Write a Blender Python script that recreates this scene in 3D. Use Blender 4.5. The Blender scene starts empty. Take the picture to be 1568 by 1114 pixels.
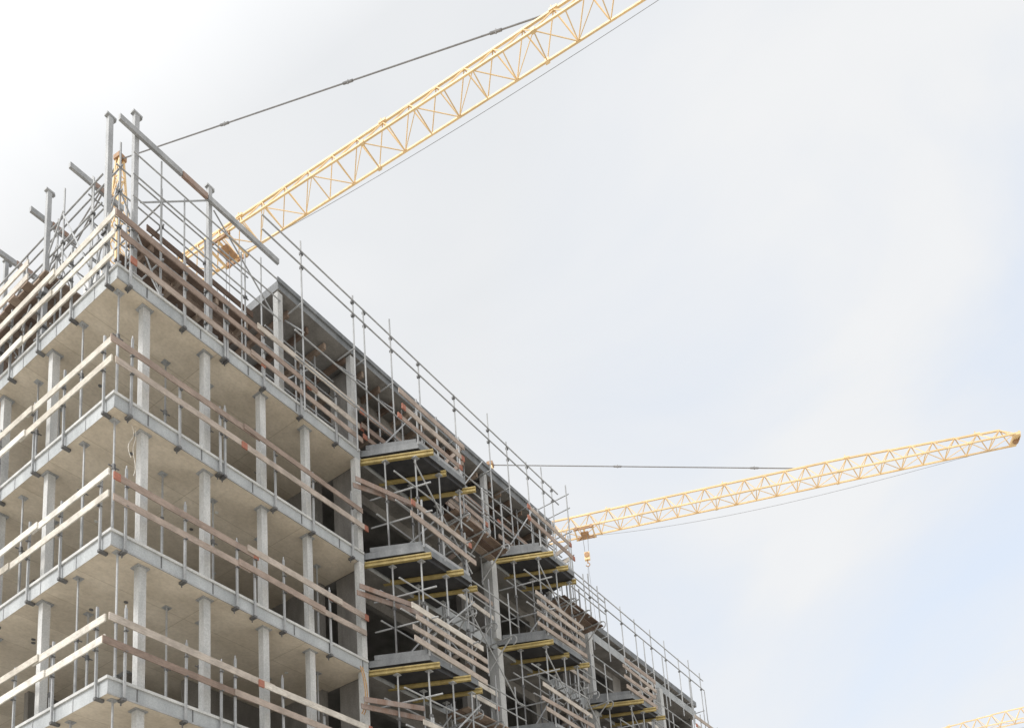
import bpy, math, random
from mathutils import Vector, Matrix
random.seed(7)
R=random.random
def U(a,b): return a+(b-a)*random.random()
scene=bpy.context.scene

# ---------------------------------------------------------------- materials
def newmat(name):
    m=bpy.data.materials.new(name); m.use_nodes=True
    nt=m.node_tree; b=nt.nodes['Principled BSDF']
    return m,nt,b
def N(nt,t,**kw):
    n=nt.nodes.new(t)
    for k,v in kw.items():
        if k in n.inputs.keys(): n.inputs[k].default_value=v
        else: setattr(n,k,v)
    return n
def ramp(nt,src,stops):
    r=nt.nodes.new('ShaderNodeValToRGB'); e=r.color_ramp.elements
    while len(e)<len(stops): e.new(0.5)
    for i,(p,c) in enumerate(stops):
        e[i].position=p; e[i].color=(*c,1)
    nt.links.new(src,r.inputs[0]); return r.outputs[0]
def mixc(nt,fac,a,b,mode='MIX'):
    m=nt.nodes.new('ShaderNodeMix'); m.data_type='RGBA'; m.blend_type=mode
    for s,v in ((0,fac),(6,a),(7,b)):
        if hasattr(v,'is_output') : nt.links.new(v,m.inputs[s])
        else: m.inputs[s].default_value= v if s==0 else (*v,1)
    return m.outputs[2]
def coords(nt,scale=(1,1,1)):
    tc=nt.nodes.new('ShaderNodeTexCoord'); mp=nt.nodes.new('ShaderNodeMapping')
    mp.inputs['Scale'].default_value=scale
    nt.links.new(tc.outputs['Object'],mp.inputs[0]); return mp.outputs[0]
def noise(nt,co,scale,detail=5,rough=.6):
    n=N(nt,'ShaderNodeTexNoise',Scale=scale,Detail=detail,Roughness=rough)
    nt.links.new(co,n.inputs['Vector']); return n.outputs['Fac']
def rnd(nt):
    a=nt.nodes.new('ShaderNodeAttribute'); a.attribute_name='rnd'; return a.outputs['Fac']
def bump(nt,b,h,st=.3,d=.01):
    bp=N(nt,'ShaderNodeBump',Strength=st,Distance=d); nt.links.new(h,bp.inputs['Height'])
    nt.links.new(bp.outputs[0],b.inputs['Normal'])
MAT={}
def stained(name,c0,c1,rough=.8,metal=0.0,scale=2.0,fine=30,streak=True,var=.25):
    m,nt,b=newmat(name)
    big=noise(nt,coords(nt,(1,1,.35) if streak else (1,1,1)),scale,6,.65)
    col=ramp(nt,big,[(.3,c0),(.68,c1)])
    fn=noise(nt,coords(nt),fine,4,.6)
    g=ramp(nt,fn,[(.3,(1-var,)*3),(.65,(1,1,1))])
    col=mixc(nt,1.0,col,g,'MULTIPLY')
    rr=ramp(nt,rnd(nt),[(0,(.78,.78,.78)),(1,(1.0,1.0,1.0))])
    col=mixc(nt,1.0,col,rr,'MULTIPLY')
    nt.links.new(col,b.inputs['Base Color'])
    b.inputs['Roughness'].default_value=rough; b.inputs['Metallic'].default_value=metal
    bump(nt,b,fn,.25,.01)
    MAT[name]=m; return m
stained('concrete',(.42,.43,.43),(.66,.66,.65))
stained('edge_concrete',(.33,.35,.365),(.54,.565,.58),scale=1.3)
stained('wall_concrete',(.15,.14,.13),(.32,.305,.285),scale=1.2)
stained('galv',(.33,.34,.35),(.50,.51,.52),rough=.55,metal=.1,scale=5)
stained('darksteel',(.12,.12,.125),(.22,.22,.22),rough=.6,metal=.3,scale=6)
stained('rubber',(.03,.031,.035),(.07,.07,.075),rough=.6,scale=3)
stained('flashing',(.13,.14,.15),(.24,.25,.26),rough=.6,scale=3)
stained('h20',(.33,.25,.09),(.54,.42,.17),rough=.7,scale=5)
stained('crane_paint',(.78,.54,.26),(.86,.64,.36),rough=.5,scale=3,streak=False,var=.1)  # crane yellow made paler, haze is put into the paint colour
stained('crane_dark',(.30,.17,.09),(.5,.28,.13),rough=.6,scale=5)
stained('rope',(.2,.2,.21),(.3,.3,.31),rough=.6,scale=5)
stained('plastic_white',(.6,.6,.58),(.75,.75,.73),rough=.5,scale=3)
stained('rust',(.30,.18,.13),(.42,.36,.33),rough=.9,scale=4)
stained('redpaint',(.33,.12,.08),(.46,.2,.14),rough=.8,scale=6)
stained('hose_orange',(.5,.28,.1),(.6,.36,.15),rough=.7,scale=6)
m,nt,b=newmat('soffit')
co=coords(nt); br=N(nt,'ShaderNodeTexBrick',Scale=1.0)
br.inputs['Brick Width'].default_value=2.5; br.inputs['Row Height'].default_value=1.25
br.inputs['Mortar Size'].default_value=.008; br.inputs['Color1'].default_value=(1,1,1,1)
br.inputs['Color2'].default_value=(.88,.87,.86,1); br.inputs['Mortar'].default_value=(.68,.66,.62,1)
br.offset=.0; nt.links.new(co,br.inputs['Vector'])
c=ramp(nt,noise(nt,co,.9,7,.7),[(.28,(.49,.425,.335)),(.7,(.73,.65,.54))])
c=mixc(nt,1.0,c,br.outputs['Color'],'MULTIPLY')
c=mixc(nt,1.0,c,ramp(nt,noise(nt,co,14,4,.6),[(.3,(.86,.86,.86)),(.6,(1,1,1))]),'MULTIPLY')
nt.links.new(c,b.inputs['Base Color']); b.inputs['Roughness'].default_value=.75; MAT['soffit']=m
def wood(name,stops):
    m,nt,b=newmat(name)
    base=ramp(nt,rnd(nt),stops)
    g=noise(nt,coords(nt,(1,1,7)),6,7,.7)
    c=mixc(nt,1.0,base,ramp(nt,g,[(.25,(.6,.59,.58)),(.62,(1.05,1.05,1.05))]),'MULTIPLY')
    c=mixc(nt,1.0,c,ramp(nt,noise(nt,coords(nt),2.2,5,.7),[(.3,(.64,.63,.62)),(.6,(1,1,1))]),'MULTIPLY')
    nt.links.new(c,b.inputs['Base Color']); b.inputs['Roughness'].default_value=.85
    bump(nt,b,g,.3,.006); MAT[name]=m
wood('wood_brown',[(0,(.26,.19,.155)),(.35,(.39,.31,.265)),(.6,(.47,.405,.355)),(.8,(.62,.57,.51)),(1,(.70,.66,.60))])
wood('wood_pale',[(0,(.58,.54,.47)),(.5,(.72,.69,.63)),(1,(.78,.76,.71))])
wood('wood_deck',[(0,(.15,.10,.075)),(.5,(.26,.19,.145)),(1,(.38,.30,.24))])
m,nt,b=newmat('ground')
co=coords(nt)
c=ramp(nt,noise(nt,co,.15,8,.7),[(.3,(.42,.39,.34)),(.7,(.55,.52,.46))])
c=mixc(nt,1.0,c,ramp(nt,noise(nt,co,6,6,.7),[(.3,(.8,.8,.8)),(.6,(1,1,1))]),'MULTIPLY')
nt.links.new(c,b.inputs['Base Color']); b.inputs['Roughness'].default_value=.95; MAT['ground']=m

# ---------------------------------------------------------------- mesh builder
class MB:
    def __init__(s): s.v=[];s.f=[];s.m=[];s.r=[];s.mats=[]
    def mi(s,m):
        if m not in s.mats: s.mats.append(m)
        return s.mats.index(m)
    def add(s,vs,fs,mat,bottom=None,r=None):
        o=len(s.v); s.v+=[tuple(v) for v in vs]
        r=R() if r is None else r
        s.r+=[r]*len(vs); k=s.mi(mat)
        for i,f in enumerate(fs):
            s.f.append([o+j for j in f]); s.m.append(s.mi(bottom) if (bottom and i==0) else k)
    def box(s,x0,x1,y0,y1,z0,z1,mat,bottom=None,r=None):
        vs=[(x0,y0,z0),(x1,y0,z0),(x1,y1,z0),(x0,y1,z0),(x0,y0,z1),(x1,y0,z1),(x1,y1,z1),(x0,y1,z1)]
        s.add(vs,[(3,2,1,0),(4,5,6,7),(0,1,5,4),(1,2,6,5),(2,3,7,6),(3,0,4,7)],mat,bottom,r)
    def beam(s,a,b,w,h,mat,up=(0,0,1),r=None):
        a=Vector(a);b=Vector(b);d=(b-a).normalized();u=Vector(up)
        if abs(d.dot(u))>.98: u=Vector((1,0,0))
        sd=d.cross(u).normalized();u=sd.cross(d).normalized()
        vs=[]
        for p in (a,b):
            for i,j in ((-1,-1),(1,-1),(1,1),(-1,1)): vs.append(p+sd*(i*w/2)+u*(j*h/2))
        s.add(vs,[(0,1,2,3),(7,6,5,4),(0,4,5,1),(1,5,6,2),(2,6,7,3),(3,7,4,0)],mat,None,r)
    def tube(s,a,b,rad,mat,n=7,r=None):
        a=Vector(a);b=Vector(b);d=(b-a).normalized()
        u=Vector((0,0,1)) if abs(d.z)<.9 else Vector((1,0,0))
        sd=d.cross(u).normalized();u=sd.cross(d)
        vs=[p+sd*math.cos(t)*rad+u*math.sin(t)*rad for p in (a,b) for t in [2*math.pi*i/n for i in range(n)]]
        fs=[(i,(i+1)%n,n+(i+1)%n,n+i) for i in range(n)]+[tuple(range(n))[::-1],tuple(range(n,2*n))]
        s.add(vs,fs,mat,None,r)
    def prism(s,pts,z0,z1,mat,bottom=None):
        n=len(pts)
        vs=[(x,y,z0) for x,y in pts]+[(x,y,z1) for x,y in pts]
        fs=[tuple(range(n))[::-1],tuple(range(n,2*n))]+[(i,(i+1)%n,n+(i+1)%n,n+i) for i in range(n)]
        s.add(vs,fs,mat,bottom)
    def make(s,name,parent=None,loc=(0,0,0)):
        me=bpy.data.meshes.new(name); me.from_pydata(s.v,[],s.f)
        for m in s.mats: me.materials.append(MAT[m])
        me.polygons.foreach_set('material_index',s.m)
        a=me.attributes.new('rnd','FLOAT','POINT'); a.data.foreach_set('value',s.r)
        me.update()
        o=bpy.data.objects.new(name,me); scene.collection.objects.link(o); o.location=loc
        if parent: o.parent=parent
        return o
def empty(name,loc=(0,0,0)):
    o=bpy.data.objects.new(name,None); o.location=loc; scene.collection.objects.link(o); return o

LV=[20.3,17.1,13.9,10.7,7.5,4.3,1.1]
TH=.36
XE=29.2; XU=17.3; DEP=13.0
# ---------------------------------------------------------------- building
bld=empty('concrete_building')
s=MB()
for z in LV:
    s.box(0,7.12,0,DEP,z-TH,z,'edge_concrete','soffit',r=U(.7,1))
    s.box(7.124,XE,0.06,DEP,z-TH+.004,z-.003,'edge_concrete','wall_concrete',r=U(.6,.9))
for z in LV[:-1]:
    s.box(-.035,7.1,-.035,-.002,z-.05,z+.012,'concrete',r=1); s.box(-.035,-.002,0,DEP,z-.05,z+.012,'concrete',r=.95)
    s.box(-.02,7.1,-.022,-.002,z-TH-.004,z-TH+.03,'galv',r=.3)
    x=U(.6,1.2)
    while x<7: s.box(x,x+.022,-.012,-.001,z-TH+.032,z-.052,'darksteel'); x+=U(1.1,1.5)
    y=U(.8,1.3)
    while y<DEP: s.box(-.012,-.001,y,y+.022,z-TH+.01,z-.052,'galv'); y+=U(1.2,1.6)
s.box(4.34,11.2,0.0,8.5,23.36,23.62,'flashing','wall_concrete',r=.9)
s.box(11.204,XU,0.0,8.5,23.30,23.60,'flashing','wall_concrete',r=.7)
s.box(4.30,XU,-.05,-.003,23.55,23.68,'flashing',r=1)
x=4.9
while x<XU-.3: s.beam((x,.1+U(0,.2),23.2),(x,4.8,23.2),.08,.18,'wood_deck'); x+=U(.55,.7)
s.box(XU+.004,XE,0.0,DEP,20.5,20.75,'flashing','wall_concrete',r=.9)
s.make('floor_slabs',bld)
s=MB()
def col(x,y,z0,z1,w=.17,mat='concrete'):
    s.box(x-w/2,x+w/2,y-w/2,y+w/2,z0,z1,mat,r=U(.75,1))
    s.box(x-w*.8,x+w*.8,y-w*.8,y+w*.8,z1-.025,z1,'galv')
for i in range(len(LV)-1):
    z0=LV[i+1];z1=LV[i]-TH
    for x in (.80,2.34,3.94,5.36): col(x,.26,z0,z1)
    for y in (2.92,5.1,7.3,9.5,11.8): col(.25,y,z0,z1)
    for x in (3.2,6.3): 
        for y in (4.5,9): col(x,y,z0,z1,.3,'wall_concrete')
    s.box(6.88,7.06,-.045,.14,z0+.015,LV[i]-.37,'concrete',r=U(.85,1))
    for x in (13.1,19.2,25.2): s.box(x-.14,x+.14,-.08,.3,z0,LV[i]-.37,'concrete',r=U(.8,1))
for x in (4.42,6.98,13.1): s.box(x-.08,x+.08,.02,.2,20.3,23.3,'concrete')
for y in (3,6): s.box(4.36,4.54,y,y+.2,20.3,23.35,'concrete')
s.make('columns',bld)
s=MB()
lv=[23.6]+LV
for i in range(len(lv)-1):
    z0=lv[i+1];z1=lv[i]-TH
    for k in range(4):
        xa=7.14+6.07*k; xb=xa+5.75
        if i==0 and k>1: continue
        xb=min(xb,XE)
        if k==3: xb=XE
        Y=.9
        if i==0: xb=min(xb,XU)
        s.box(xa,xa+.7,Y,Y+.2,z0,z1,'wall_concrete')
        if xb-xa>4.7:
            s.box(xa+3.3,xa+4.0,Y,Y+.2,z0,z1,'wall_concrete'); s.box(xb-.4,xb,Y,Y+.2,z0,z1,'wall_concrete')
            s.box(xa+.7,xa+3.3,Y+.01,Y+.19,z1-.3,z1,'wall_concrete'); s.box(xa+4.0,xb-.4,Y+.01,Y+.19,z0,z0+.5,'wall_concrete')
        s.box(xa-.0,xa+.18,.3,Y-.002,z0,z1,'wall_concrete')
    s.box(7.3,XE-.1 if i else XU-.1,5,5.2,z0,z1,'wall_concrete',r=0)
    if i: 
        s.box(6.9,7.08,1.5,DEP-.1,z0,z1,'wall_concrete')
        s.box(4.2,6.88,3.6,3.8,z0,z1,'wall_concrete',r=0)  # partition added to darken the interior, in the darkest wall tone
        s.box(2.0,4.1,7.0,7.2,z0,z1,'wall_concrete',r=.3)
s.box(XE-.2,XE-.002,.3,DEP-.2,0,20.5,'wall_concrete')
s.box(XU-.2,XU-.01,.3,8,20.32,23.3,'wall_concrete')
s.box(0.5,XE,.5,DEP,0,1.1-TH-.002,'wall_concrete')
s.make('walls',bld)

s=MB()
def bal(x0,z):
    P=[(x0,0.05),(x0+.75,-1.45),(x0+2.75,-1.5),(x0+3.1,.05)]
    s.prism(P,z-.16,z+.03,'flashing','rubber')
    P2=[(x0+.1,0.0),(x0+.83,-1.36),(x0+2.7,-1.42),(x0+2.95,.0)]
    s.prism(P2,z-.27,z-.162,'rubber')
    for t in (0.0,1.02,2.0):
        a=Vector((x0-.05+t,.25,z-.35)); d=Vector((.44+U(-.03,.03),-.9,0)).normalized()
        bb=a+d*(2.05+U(-.1,.25)); rr=U(0,1)
        s.beam(a,bb,.09,.05,'h20',r=rr); s.beam(a+Vector((0,0,.05)),bb+Vector((0,0,.05)),.035,.1,'h20',r=rr); s.beam(a+Vector((0,0,.1)),bb+Vector((0,0,.1)),.09,.04,'h20',r=rr)
    s.beam((x0+.12,-.1,z+.1),(x0+.8,-1.36,z+.1),.1,.14,'flashing')
    s.beam((x0+.85,-1.42,z+.08),(x0+2.7,-1.46,z+.08),.06,.1,'galv')
BX=lambda k: 7.15+6.0*k-(.35 if k==2 else 0)
for k in range(4):
    for i,z in enumerate(LV[:-1]):
        if k>=2 and i==0: continue
        bal(BX(k),z)
s.make('balconies',bld)

# ---------------------------------------------------------------- guard rails
def post_right(g,x,y,z,h=1.45):
    l=U(-.02,.02)
    g.beam((x,y-.06,z-.36),(x+l,y-.06,z+h),.04,.045,'galv')
    g.tube((x+l,y-.06,z+h-.05),(x+l,y-.06,z+h+.07),.016,'galv')
    g.box(x-.04,x+.04,y-.085,y+.10,z-TH-.06,z-TH-.008,'darksteel')
    g.tube((x,y+.05,z-TH-.13),(x,y+.05,z-TH-.06),.015,'darksteel')
    for hh in (.7,1.15): g.box(x-.03,x+.03,y-.13,y-.035,z+hh-.1,z+hh-.08,'darksteel')
def post_left(g,y,x,z,h=1.45):
    g.beam((x-.06,y,z-.36),(x-.06,y+U(-.02,.02),z+h),.04,.045,'galv')
    g.box(x-.085,x+.10,y-.04,y+.04,z-TH-.06,z-TH-.008,'darksteel')
    for hh in (.7,1.15): g.box(x-.13,x-.035,y-.03,y+.03,z+hh-.1,z+hh-.08,'darksteel')
def boards(g,axis,a,b,off,z,mat,hs=(1.18,.7),bh=.155,rlo=0,rhi=1,lmin=2.2,lmax=4.0,tilt=.03):
    for h in hs:
        p=a; flip=0
        while p<b-.1:
            L=min(U(lmin,lmax),b-p+.02); q=p+L
            if b-q<.9: q=b
            o=off-.032*(flip%2); flip+=1
            z0=z+h+U(-tilt,tilt); z1=z+h+U(-tilt,tilt)
            if axis=='x':
                A=Vector((p-U(.05,.3),o,z0));B_=Vector((q+U(.03,.25),o,z1)); hh=bh+U(-.02,.012)
                g.beam(A,B_,.03,hh,mat,r=U(rlo,rhi))
                if R()<.35:
                    d=(B_-A).normalized()
                    g.beam(B_-d*.14,B_+d*.003,.036,hh+.006,'redpaint')
                    g.beam(A-d*.003,A+d*.14,.036,hh+.006,'redpaint')
            else: g.beam((o,p-.15*(p>a),z0),(o,q+.12,z1),.03,bh+U(-.01,.01),mat,r=U(rlo,rhi))
            p=q
for i,z in enumerate(LV[:-1]):
    g=MB()
    x=.15+U(0,.2)
    while x<6.9: post_right(g,x,0,z,U(1.2,1.6)); x+=U(1.05,1.5)
    if R()<.9: post_right(g,U(2.5,3.5),0,z,1.3)
    y=.3
    while y<DEP: post_left(g,y,0,z,U(1.35,1.6)); y+=U(1.2,1.6)
    boards(g,'x',.05,6.95,-.11,z,'wood_brown',rhi=.8 if i<3 else 1,tilt=.045)
    if i==0: boards(g,'x',.5,6.95,-.11,z,'wood_brown',hs=(.25,),tilt=.04,rhi=.5)
    boards(g,'y',-.08,DEP,-.12,z,'wood_pale')
    if i==0: boards(g,'y',-.05,DEP,-.12,z,'wood_pale',hs=(.2,))
    g.make('timber_guardrail')
g=MB()
for k in range(4):
    x0=BX(k)
    for i,z in enumerate(LV[:-1]):
        if k>=2 and i==0: continue
        hs=random.choice([(1.15,.75,.35),(1.1,.6),(1.2,.85,.5,.15),(1.1,.65)])
        if (k,i)==(0,2): hs=(1.15,.82,.48,.15)
        if (k,i)==(0,1): hs=(1.1,.65)
        boards(g,'x',x0+.15+U(0,.3),x0+2.75+U(-.2,.5),-1.5,z,'wood_brown',hs=hs,rlo=.35 if i else .1,rhi=1 if i else .6,lmin=2.5,tilt=.06,bh=.15)
        for xx in (x0+.75,x0+1.6,x0+2.6): g.beam((xx,-1.46,z-.05),(xx,-1.46,z+1.4),.04,.04,'galv')
        for h in (1.1,.6): g.beam((x0+3.05,.0,z+h),(x0+2.7,-1.5,z+h),.03,.15,'wood_brown')
        if R()<.8: boards(g,'x',x0+3.0+U(0,.3),x0+5.7-U(0,.5),-.14,z,'wood_brown',hs=(1.1,.6),rlo=.3,tilt=.05)
        for xx in (x0+3.4,x0+4.6,x0+5.5): g.beam((xx,-.08,z-.4),(xx,-.08,z+1.3),.045,.045,'galv')
boards(g,'x',7.2,12.6,-.2,20.3,'wood_brown',hs=(1.15,.7,.3),rlo=.05,rhi=.5,tilt=.06)
boards(g,'x',13.4,17,-.2,20.3,'wood_brown',hs=(1.2,.65),rlo=.2,rhi=.8,tilt=.06)
g.make('timber_guardrail')

# ---------------------------------------------------------------- scaffolding
def tb(a,b,r=.024,mat='galv'): sc.tube(a,b,r,mat)
def coupler(p): 
    sc.box(p[0]-.04,p[0]+.04,p[1]-.04,p[1]+.04,p[2]-.035,p[2]+.035,'darksteel')
sc=MB()
for k in range(4):
    x0=BX(k)
    for i in range(len(LV)-1):
        if k>=2 and i==0: continue
        z1=LV[i]-.4; z0=LV[i+1]+.05 if i<5 else 0
        pts=[(x0+.45,-.55),(x0+.85,-1.3),(x0+1.75,-1.35),(x0+2.6,-1.35),(x0+1.6,-.45),(x0+2.65,-.45)]
        for (x,y) in pts:
            x+=U(-.08,.08); tb((x,y,z0),(x+U(-.03,.03),y,z1),.024); tb((x,y,z0),(x,y,z0+1.5),.03,'darksteel'); coupler((x,y,z0+1.5))
            sc.box(x-.08,x+.08,y-.08,y+.08,z1,z1+.02,'galv')
        for h in (.9,1.9):
            h+=U(-.15,.15)
            tb((x0-.1,-1.28,z0+h),(x0+3.2,-1.33,z0+h)); tb((x0+.4,.1,z0+h+.06),(x0+.9,-1.7,z0+h+.06)); tb((x0+2.65,.1,z0+h+.06),(x0+2.6,-1.7,z0+h+.06))
            tb((x0+.0,-.5,z0+h),(x0+3.0,-.45,z0+h))
        sg=random.choice((0,1))
        tb((x0+.6,-1.4,z0+(.2 if sg else 2.5)),(x0+2.9,-1.42,z0+(2.5 if sg else .2)))
        tb((x0+.9,-.6,z0+.3),(x0+2.7,-.5,z0+2.4)); tb((x0+2.62,-1.45,z0+.3),(x0+2.66,-.1,z0+2.3))
        zz=LV[i]-.55
        for x in (x0+3.3,x0+4.3,x0+5.3):
            tb((x,.0,zz),(x,-1.05,zz),.03); tb((x,-1.0,zz),(x,.0,zz-.9),.024); tb((x,-.98,zz-.1),(x,-.98,zz+1.5),.024)
            tb((x,-.04,zz-1.0),(x,-.04,zz+1.4),.024)
            prev=None
            for j in range(7):
                a=math.pi*j/6; p=(x,-1.05-.14*math.sin(a),zz-.14+.14*math.cos(a))
                if prev: tb(prev,p,.022)
                prev=p
        if R()<.7:
            for yy in (-.2,-.48,-.76): sc.beam((x0+3.0,yy,zz+.06),(x0+5.7,yy,zz+.06),.25,.04,'wood_deck')
        for h in (.55,1.05): tb((x0+2.9,-.98,zz+h),(x0+5.8,-.98,zz+h),.022)
        if R()<.6: tb((x0+3.2,-1.0,zz),(x0+5.4,-1.0,zz-2.2))
        if k==0:
            for j in range(2): sc.beam((x0-.6,-.25-.1*j,z0+1.6+.15*j),(x0+1.0+U(0,.5),-.7-.2*j,z0+1.75+U(-.2,.2)),.03,.14,'rust')
sc.make('bracket_scaffolding')
sc=MB()
for x in [4.9,6.75,7.2,8.3,9.5,11.2,13.0,14.1,15.3,16.3,16.9]:
    top=24.9+U(-.1,.55)
    tb((x,-.28,20.6 if x>7 else 19.9),(x+U(-.04,.04),-.28,top),.024)
    for h in (24.35,24.8): coupler((x,-.28,h-.05))
    tb((x,-.32,23.2),(x,.35,23.2),.022); tb((x+.03,-.28,22.3),(x+.03,.5,23.2),.022)
for h in (24.35,24.8): tb((3.6,-.31,h),(17.3,-.31,h+.03),.024)
tb((4.6,-.31,22.1),(17.2,-.31,22.1),.024); tb((4.6,-.31,21.3),(17.2,-.31,21.3),.022)
for xx in (7.8,10.8,13.8): tb((xx,-.33,20.8),(xx+1.7,-.33,23.2),.022)
for xx in range(8,17): 
    tb((xx+.3,.3,20.4),(xx+.3,.3,23.3),.024)
for xx in (4.9,5.5,6.2): tb((xx,.7,20.4),(xx,.7,23.3),.024)
for zz in (21.3,22.2,22.8): tb((4.5,.72,zz),(6.9,.72,zz),.022)
tb((4.9,.75,21.3),(6.2,.75,22.8),.022)
x=17.9; 
while x<29.6:
    tb((x,-.25,19.2),(x,-.25,22.0+U(0,.5)),.024); tb((x,-.3,20.3),(x,.3,20.3),.022); coupler((x,-.25,21.4)); x+=U(1.15,1.5)
for h in (21.45,21.95): tb((17.4,-.28,h),(29.7,-.28,h),.024)
for z in (18.5,15.3,12.1):
    tb((18.3,-.6,z),(29.3,-.6,z),.024)
for x in (22.8,24.5,27.2,28.9): tb((x,-.6,0),(x,-.6,21),.024)
for (x,y) in ((17.6,-.5),(17.6,1.2),(17.6,3)):
    tb((x,y,20.3),(x,y,25.3),.026)
for z in (21.3,22.3,23.3,24.3,24.9): tb((17.62,-.6,z),(17.62,3.1,z),.024)
tb((17.64,-.5,21.3),(17.64,1.2,23.3))
sc.make('roof_edge_scaffolding')
sc=MB()
def tall(x,y,z0,z1,w=.11):
    sc.box(x-w/2,x+w/2,y-w/2,y+w/2,z0,z1,'galv',r=.7); sc.box(x-w*.9,x+w*1.1,y-w*.6,y+w*.6,z1,z1+.05,'galv')
    sc.beam((x,y,z1+.02),(x+.13,y+.02,z1+.03),.09,.06,'galv'); sc.box(x-.14,x+.14,y-.14,y+.14,z0,z0+.03,'galv')
    for zz in (z0+.35,z0+1.25): sc.box(x-.09,x+.09,y-.09,y+.09,zz,zz+.05,'darksteel')
tall(.40,.08,20.31,24.8);tall(2.33,.08,20.31,24.65,.1);tall(.1,.62,20.31,24.85);tall(.08,3.15,20.31,24.6,.1)
tall(.3,5.6,20.31,24.4,.09)
sc.beam((-.05,-.02,24.2),(1.5,-.02,24.2),.08,.15,'galv'); sc.beam((1.52,-.02,24.2),(2.2,-.02,24.2),.08,.15,'rust'); sc.beam((2.22,-.02,24.2),(4.35,-.02,24.18),.08,.15,'galv')
for y,l in ((1.87,1.2),(3.6,1.0),(5.3,1.0)):
    sc.beam((-.12,y,24.25),(l,y,24.25),.08,.14,'galv'); sc.beam((l*.4,y-.01,24.26),(l*.8,y-.01,24.26),.085,.145,'rust')
xs=[.45,1.5,2.7,3.9]; ys=[.75,1.9,3.4,5.0,6.6]
for x in xs:
    for y in ys:
        zt=24.3+U(-.5,.35); tb((x,y,20.3),(x,y,zt),.024)
        for z in (21.2,22.2,23.2): 
            if z<zt: coupler((x,y,z))
for x,y in ((.15,1.3),(.12,2.5),(.15,4.2),(.1,6.2),(.12,7.4),(.9,1.2),(1.0,2.6),(.95,4.3)):
    zt=U(23.2,24.4); tb((x,y,20.3),(x,y,zt),.022)
    for z in (21.7,22.7): coupler((x,y,z))
for z in (21.7,22.7,23.5): tb((.13,.9,z),(.13,7.6,z+U(-.05,.05)),.02)
for (ya,za,yb,zb_) in ((1.3,21.2,2.5,23.5),(4.2,21.3,2.5,23.6),(4.2,22.7,6.2,21.3),(6.2,23.5,7.4,21.6)): tb((.1,ya,za),(.1,yb,zb_),.02)
for z in (21.2,22.2,23.2,23.9):
    for y in ys[:4]: tb((xs[0]-.1,y,z),(xs[-1]+.1,y,z),.02)
    for x in xs[:2]: tb((x,ys[0]-.1,z),(x,ys[-1]+.2,z),.02)
for j in range(3):
    for y in ys[:4]:
        if R()<.8: 
            a,b_=(21.2,23.2) if R()<.5 else (23.2,21.2); tb((xs[j],y-.03,a),(xs[j+1],y-.03,b_),.02)
for j in range(4):
    tb((xs[0],ys[j],21.2 if j%2 else 23.6),(xs[0],ys[j+1],23.6 if j%2 else 21.2),.02)
    tb((xs[1],ys[j],21.2 if not j%2 else 23.6),(xs[1],ys[j+1],23.6 if not j%2 else 21.2),.02)
for z in (22.4,23.0,23.6): tb((.3,-.02,z),(4.4,-.02,z),.02)
for x in (1.0,1.6,3.2,3.8): tb((x,.0,20.3),(x,.0,U(23.2,24.1)),.02)
tb((.5,0,22.4),(2.2,0,24.1),.02); tb((2.4,0,24.0),(4.2,0,22.4),.02)
for yy in (1.05,1.33,1.61,1.89,2.17): sc.beam((1.25+U(-.2,.1),yy,22.75),(4.3,yy,22.75),.26,.05,'wood_deck')
for xx in (1.4,2.3,3.2,4.1): sc.beam((xx,.95,22.63),(xx,2.4,22.63),.08,.16,'wood_deck')
for yy in [3.0+.3*j for j in range(14)]: sc.beam((-.1+U(-.1,.1),yy,22.0),(2.4,yy,22.0),.28,.05,'wood_deck')
for xx in (.1,1.,1.9): sc.beam((xx,2.9,21.88),(xx,7.1,21.88),.08,.16,'wood_deck')
for h in (21.9,23.1): sc.beam((1.25,.95,h),(4.3,.95,h),.03,.17,'wood_deck')
for h in (22.3,22.7): sc.beam((-.1,3.6,h),(-.1,7.2,h),.03,.17,'wood_brown',r=.9)
sc.make('formwork_scaffolding')

# ---------------------------------------------------------------- props under slabs
for i in range(len(LV)-1):
    sc=MB(); z0=LV[i+1]; z1=LV[i]-TH
    base=[(.22,.25),(.2,1.55),(.4,4.1),(1.9,1.1),(2.9,1.0),(1.1,2.6),(1.2,4.4),(4.6,1.3),(6.2,.9),(5.6,2.0)]
    for (x,y) in base:
        if R()<.25 and (x,y)!=(.22,.25): continue
        x+=U(-.15,.15)*(x>.3);y+=U(-.15,.15)
        m=z0+U(1.3,1.8)
        sc.tube((x,y,z0),(x,y,m),.03,'galv');sc.tube((x,y,m-.02),(x,y,z1),.022,'galv')
        sc.tube((x,y,m-.06),(x,y,m+.06),.045,'darksteel');sc.beam((x-.12,y,m),(x+.12,y,m),.02,.02,'darksteel')
        sc.box(x-.08,x+.08,y-.08,y+.08,z1-.015,z1-.002,'galv');sc.box(x-.08,x+.08,y-.08,y+.08,z0+.002,z0+.015,'galv')
    for _ in range(9):
        x=U(.6,6);y=U(.8,5); sc.tube((x,y,z1-.02),(x,y,z1-.002),.045,random.choice(['plastic_white','darksteel']),10)
    sc.make('steel_prop')
sc=MB() 
for j in range(4): sc.box(2.1+U(-.03,.03),3.3+U(-.03,.03),.7,1.6,7.51+.22*j,7.72+.22*j,'plastic_white')
sc.make('material_pallet')
sc=MB()
for xx,ll,am in ((.55,13,.03),(.47,9,.06)):
    prev=None
    for j in range(ll):
        p=(xx+am*math.sin(j*.8),.15,16.72-.1*j)
        if prev: sc.tube(prev,p,.008,'wood_pale')
        prev=p
sc.make('hanging_rope')
sc=MB()
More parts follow.
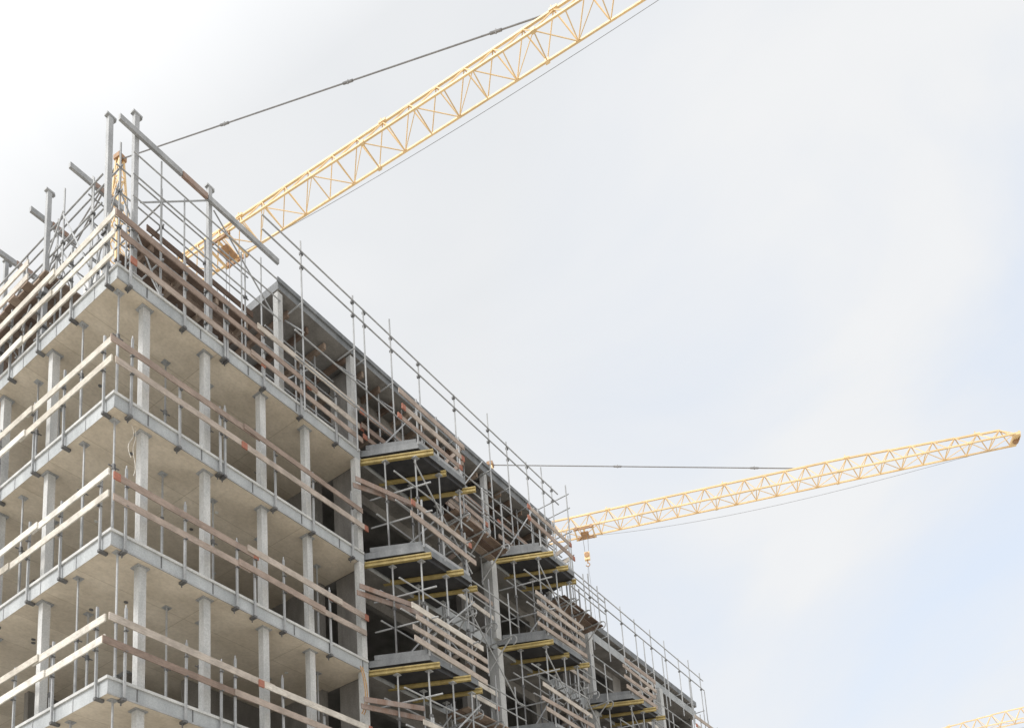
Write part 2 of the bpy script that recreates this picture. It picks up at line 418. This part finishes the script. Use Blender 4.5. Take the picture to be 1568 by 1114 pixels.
for ox in (0,.07):
    prev=None
    for j in range(15):
        t=j/14; p=(6.62+ox+.12*math.sin(math.pi*t),-.2-.04*math.sin(6*t),13.5-1.3*math.sin(math.pi*t*.5)+.0*t)
        if prev: sc.tube(prev,p,.014,'hose_orange')
        prev=p
sc.make('hanging_hose')

# ---------------------------------------------------------------- tower cranes
def crane(px,py,hz,dx,dy,L,cat,tie_s,trol_s,drop,panel=1.5,W=1.3,H=1.45,sc_=1.0,seg=9):
    root=empty('tower_crane',(px,py,0)); root.rotation_euler[2]=math.atan2(dy,dx)
    c='crane_paint'; cr=.045*sc_; ch=.085*sc_
    m=MB(); w=.85
    for a,b_ in ((-w,-w),(w,-w),(w,w),(-w,w)): m.beam((a,b_,0),(a,b_,hz-.5),.16,.16,c)
    z=0; f=0
    while z<hz-1.8:
        q=[(-w,-w),(w,-w),(w,w),(-w,w)]
        for j in range(4):
            a=q[j];b_=q[(j+1)%4]
            m.beam((*a,z),(*b_,z),.08,.08,c)
            if f%2: a,b_=b_,a
            m.beam((*a,z),(*b_,z+1.7),.07,.07,c)
        z+=1.7; f+=1
    m.box(-2,2,-2,2,0,.8,'concrete'); m.make('mast',root)
    m=MB(); m.tube((0,0,hz-.7),(0,0,hz-.2),1.1,'crane_dark',16); m.box(-1,1,-1,1,hz-.2,hz+.1,c)
    m.box(.3,1.8,-2.2,-.95,hz-1.9,hz+.1,'plastic_white'); m.box(1.0,1.82,-2.22,-.93,hz-1.2,hz-.2,'rubber')
    m.make('cab',root)
    m=MB(); w2=.65
    top=Vector((0,0,hz+cat))
    q=[(-w2,-w2),(w2,-w2),(w2,w2),(-w2,w2)]
    n=8
    def P(j,t): return Vector((q[j%4][0]*(1-t*.8),q[j%4][1]*(1-t*.8),hz+cat*t))
    for j in range(4):
        m.beam(P(j,0),P(j,1),.1,.1,c)
        for i in range(n):
            m.beam(P(j,i/n),P(j+1,(i+1)/n) ,.05,.05,c); m.beam(P(j,(i+1)/n),P(j+1,(i+1)/n),.045,.045,c)
    m.box(-.25,.25,-.25,.25,hz+cat-.1,hz+cat+.2,'crane_dark')
    m.make('tower_head',root)
    m=MB(); nP=int(L/panel+.01)
    def jt(i): 
        return 1 if i<nP*.7 else 1-.35*(i-nP*.7)/(nP*.3)
    for i in range(nP):
        x0=.9+i*panel;x1=x0+panel;xm=(x0+x1)/2
        H0=H*jt(i);h1=H*jt(i+1);hm=(H0+h1)/2
        for sgn in (-1,1):
            m.beam((x0,sgn*W/2,hz),(x1,sgn*W/2,hz),ch,ch,c)
            m.beam((x0,sgn*W/2,hz),(xm,0,hz+hm),cr,cr,c); m.beam((xm,0,hz+hm),(x1,sgn*W/2,hz),cr,cr,c)
        m.beam((x0-panel/2 if i else x0,0,hz+H0),(xm,0,hz+hm),ch*1.15,ch*1.15,c)
        m.beam((x0,-W/2,hz),(x0,W/2,hz),cr,cr,c)
        m.beam((x0,(-1)**i*W/2,hz),(x1,-(-1)**i*W/2,hz),cr*.75,cr*.75,c)
        if i%6==5:
            m.box(xm-.2,xm+.2,-.08,.08,hz+hm-.02,hz+hm+.1,c)
            m.tube((xm-.1,0,hz+hm),(xm-.1,0,hz+hm+.3),.03,c)
            for sgn in (-1,1): m.box(x0-.1,x0+.1,sgn*W/2-.08,sgn*W/2+.08,hz-.08,hz+.08,c)
    xe=.9+nP*panel
    m.box(xe-.1,xe+.35,-W/2,W/2,hz-.1,hz+.1,c); m.beam((xe-panel/2,0,hz+hm),(xe+.3,0,hz+.1),.08,.08,c)
    m.tube((xe+.2,-.15,hz-.1),(xe+.2,.15,hz-.1),.2,'crane_dark',14); m.box(xe+.3,xe+.42,-.4,.4,hz-.1,hz+.35,c)
    m.make('jib',root)
    m=MB()
    for sgn in (-1,1):
        m.beam((-.9,sgn*.6,hz),(-13,sgn*.6,hz),.12,.25,c)
        for i in range(8): m.beam((-.9-i*1.5,sgn*.6,hz+1),(-2.4-i*1.5,sgn*.6,hz+1),.05,.05,c); m.beam((-.9-i*1.5,sgn*.6,hz),(-.9-i*1.5,sgn*.6,hz+1),.05,.05,c)
    m.box(-12.8,-10.6,-.55,.55,hz-2.2,hz+.4,'concrete'); m.box(-9,-7,-.5,.5,hz+.1,hz+1.1,'crane_dark')
    m.make('counter_jib',root)
    m=MB()
    def bar(a,b_,rad,seg):
        m.tube(a,b_,rad,'rope')
        a=Vector(a);b_=Vector(b_);Ln=(b_-a).length;k=int(Ln/seg)
        for i in range(1,k+1):
            p=a.lerp(b_,i/(k+.3)); d=(b_-a).normalized()
            m.tube(p-d*.3,p+d*.3,rad*1.8,'rope'); m.tube(p-Vector((0,0,.1)),p+Vector((0,0,.12)),rad*1.1,'rope')
    bar(top,(tie_s,0,hz+H),.036*sc_,seg)
    bar(top,(-12,.5,hz+.2),.045,6);bar(top,(-12,-.5,hz+.2),.045,6)
    prev=None
    for i in range(21):
        t=i/20; p=(trol_s+(L-trol_s)*t,W/2*.6,hz-.12-.85*math.sin(math.pi*t**.8))
        if prev: m.tube(prev,p,.011*sc_,'rope',5)
        prev=p
    m.make('tie_bars',root)
    m=MB()
    for sgn in (-1,1):
        m.beam((trol_s-.8,sgn*W/2,hz-.16),(trol_s+.8,sgn*W/2,hz-.16),.1,.12,'crane_dark')
        for o in (-.6,.6): m.tube((trol_s+o,sgn*W/2-.08,hz-.1),(trol_s+o,sgn*W/2+.08,hz-.1),.13,'crane_dark',12)
    for o in (-.7,0,.7): m.beam((trol_s+o,-W/2,hz-.22),(trol_s+o,W/2,hz-.22),.1,.1,'crane_paint')
    m.box(trol_s-.3,trol_s+.3,-.35,.35,hz-.42,hz-.24,'crane_dark')
    zb=hz-drop
    for ox,oy in ((-.22,.1),(.22,-.1)): m.tube((trol_s+ox,oy,hz-.3),(trol_s+ox*.7,oy,zb+.8),.016*sc_,'rope',5)
    m.box(trol_s-.2,trol_s+.2,-.12,.12,zb+.1,zb+.75,'crane_paint'); m.tube((trol_s,-.17,zb+.5),(trol_s,.17,zb+.5),.2,'crane_dark',14)
    m.tube((trol_s,0,zb-.15),(trol_s,0,zb+.12),.05,'crane_dark')
    prev=None
    for i in range(9):
        a=math.radians(90-i*33); p=(trol_s+.15*math.cos(a),0,zb-.3+.15*math.sin(a))
        if prev: m.tube(prev,p,.035,'crane_dark')
        prev=p
    for ox in (-.02,.02): m.tube((trol_s+ox,0,zb-.45),(trol_s+ox*40,ox*10,zb-22),.012*sc_,'rope',5)
    m.make('trolley_and_hook',root)
    return root
crane(14.7,25.1,46.6,.120,-.992,48,11,26.8,8.3,20)
crane(44.5,21.5,46.6,.353,-.936,37.5,7.8,23.6,7.2,2.6,sc_=1.2,panel=1.5)
crane(103.5,-28.5,41.3,-.17,.985,30.5,6,14,12,6,sc_=1.2)

# ---------------------------------------------------------------- ground
g=MB(); g.add([(-2500,-2500,0),(2500,-2500,0),(2500,2500,0),(-2500,2500,0)],[(0,1,2,3)],'ground'); g.make('ground')

# ---------------------------------------------------------------- world + sun
w=bpy.data.worlds.new('World'); scene.world=w; w.use_nodes=True; nt=w.node_tree
bg=nt.nodes['Background']; bg.inputs['Strength'].default_value=.1
sd=Vector((-.80,.12,.0)).normalized(); el=math.radians(52)
sd=Vector((sd.x*math.cos(el),sd.y*math.cos(el),math.sin(el)))
sky=nt.nodes.new('ShaderNodeTexSky'); sky.sky_type='NISHITA'; sky.sun_disc=False
sky.sun_elevation=el; sky.sun_rotation=math.atan2(sd.x,sd.y); sky.air_density=1.2; sky.dust_density=3
tc=nt.nodes.new('ShaderNodeTexCoord')
mp=nt.nodes.new('ShaderNodeMapping'); mp.inputs['Scale'].default_value=(1.2,1.2,2.6); mp.inputs['Rotation'].default_value=(.35,.2,.6)
nt.links.new(tc.outputs['Generated'],mp.inputs[0])
nz=N(nt,'ShaderNodeTexNoise',Scale=1.7,Detail=7,Roughness=.5,Distortion=.6); nt.links.new(mp.outputs[0],nz.inputs['Vector'])
cl=ramp(nt,nz.outputs['Fac'],[(.3,(8.0,8.22,8.5)),(.5,(8.55,8.68,8.85)),(.7,(9.1,9.15,9.2))])
d2=nt.nodes.new('ShaderNodeVectorMath'); d2.operation='DOT_PRODUCT'; d2.inputs[1].default_value=tuple(Vector((.86,-.05,.52)).normalized())
nt.links.new(tc.outputs['Generated'],d2.inputs[0])
m2=N(nt,'ShaderNodeMapRange'); m2.inputs['From Min'].default_value=.84; m2.inputs['From Max'].default_value=.99; nt.links.new(d2.outputs['Value'],m2.inputs['Value'])
thin=ramp(nt,nz.outputs['Fac'],[(.38,(.6,)*3),(.6,(.05,)*3)])
thin=mixc(nt,1.0,thin,m2.outputs[0],'MULTIPLY')
bl=mixc(nt,thin,(0,0,0),(0,0,0)); nd=bl.node
nt.links.new(cl,nd.inputs[6]); 
sky2=mixc(nt,1.0,(5.6,6.2,7.0),(0,0,0),'ADD'); nt.links.new(sky.outputs[0],sky2.node.inputs[7])
nt.links.new(sky2,nd.inputs[7])
dp=nt.nodes.new('ShaderNodeVectorMath'); dp.operation='DOT_PRODUCT'; dp.inputs[1].default_value=tuple(sd)
nt.links.new(tc.outputs['Generated'],dp.inputs[0])
mr=N(nt,'ShaderNodeMapRange'); mr.inputs['From Min'].default_value=.44; mr.inputs['From Max'].default_value=1; mr.inputs['To Max'].default_value=1.0
nt.links.new(dp.outputs['Value'],mr.inputs['Value'])
gl=mixc(nt,mr.outputs[0],(0,0,0),(16,15.7,15.2))
fin=mixc(nt,1.0,bl,gl,'ADD')
nt.links.new(fin,bg.inputs['Color'])
ld=bpy.data.lights.new('sun','SUN'); ld.energy=2.6; ld.angle=math.radians(11); ld.color=(1,.97,.92)
lo=bpy.data.objects.new('sun',ld); scene.collection.objects.link(lo)
lo.rotation_euler=sd.to_track_quat('Z','Y').to_euler()

# ---------------------------------------------------------------- camera
dX=Vector((.5503,-.1293,-.8249)).normalized(); dZ=Vector((-.0789,.9755,-.2053))
dZ=(dZ-dX*dX.dot(dZ)).normalized(); dY=dZ.cross(dX)
M=Matrix((dX,dY,dZ)).to_4x4(); M.translation=Vector((-9.15,-15.62,1.6))
cd=bpy.data.cameras.new('camera'); co_=bpy.data.objects.new('camera',cd); scene.collection.objects.link(co_)
co_.matrix_world=M; cd.sensor_width=36; cd.sensor_fit='HORIZONTAL'; cd.lens=1403/1568*36
cd.shift_x=-70/1568; cd.shift_y=868/1568; cd.clip_end=6000; cd.clip_start=.1
scene.camera=co_
scene.view_settings.view_transform='Standard'; scene.view_settings.look='None'; scene.view_settings.exposure=0
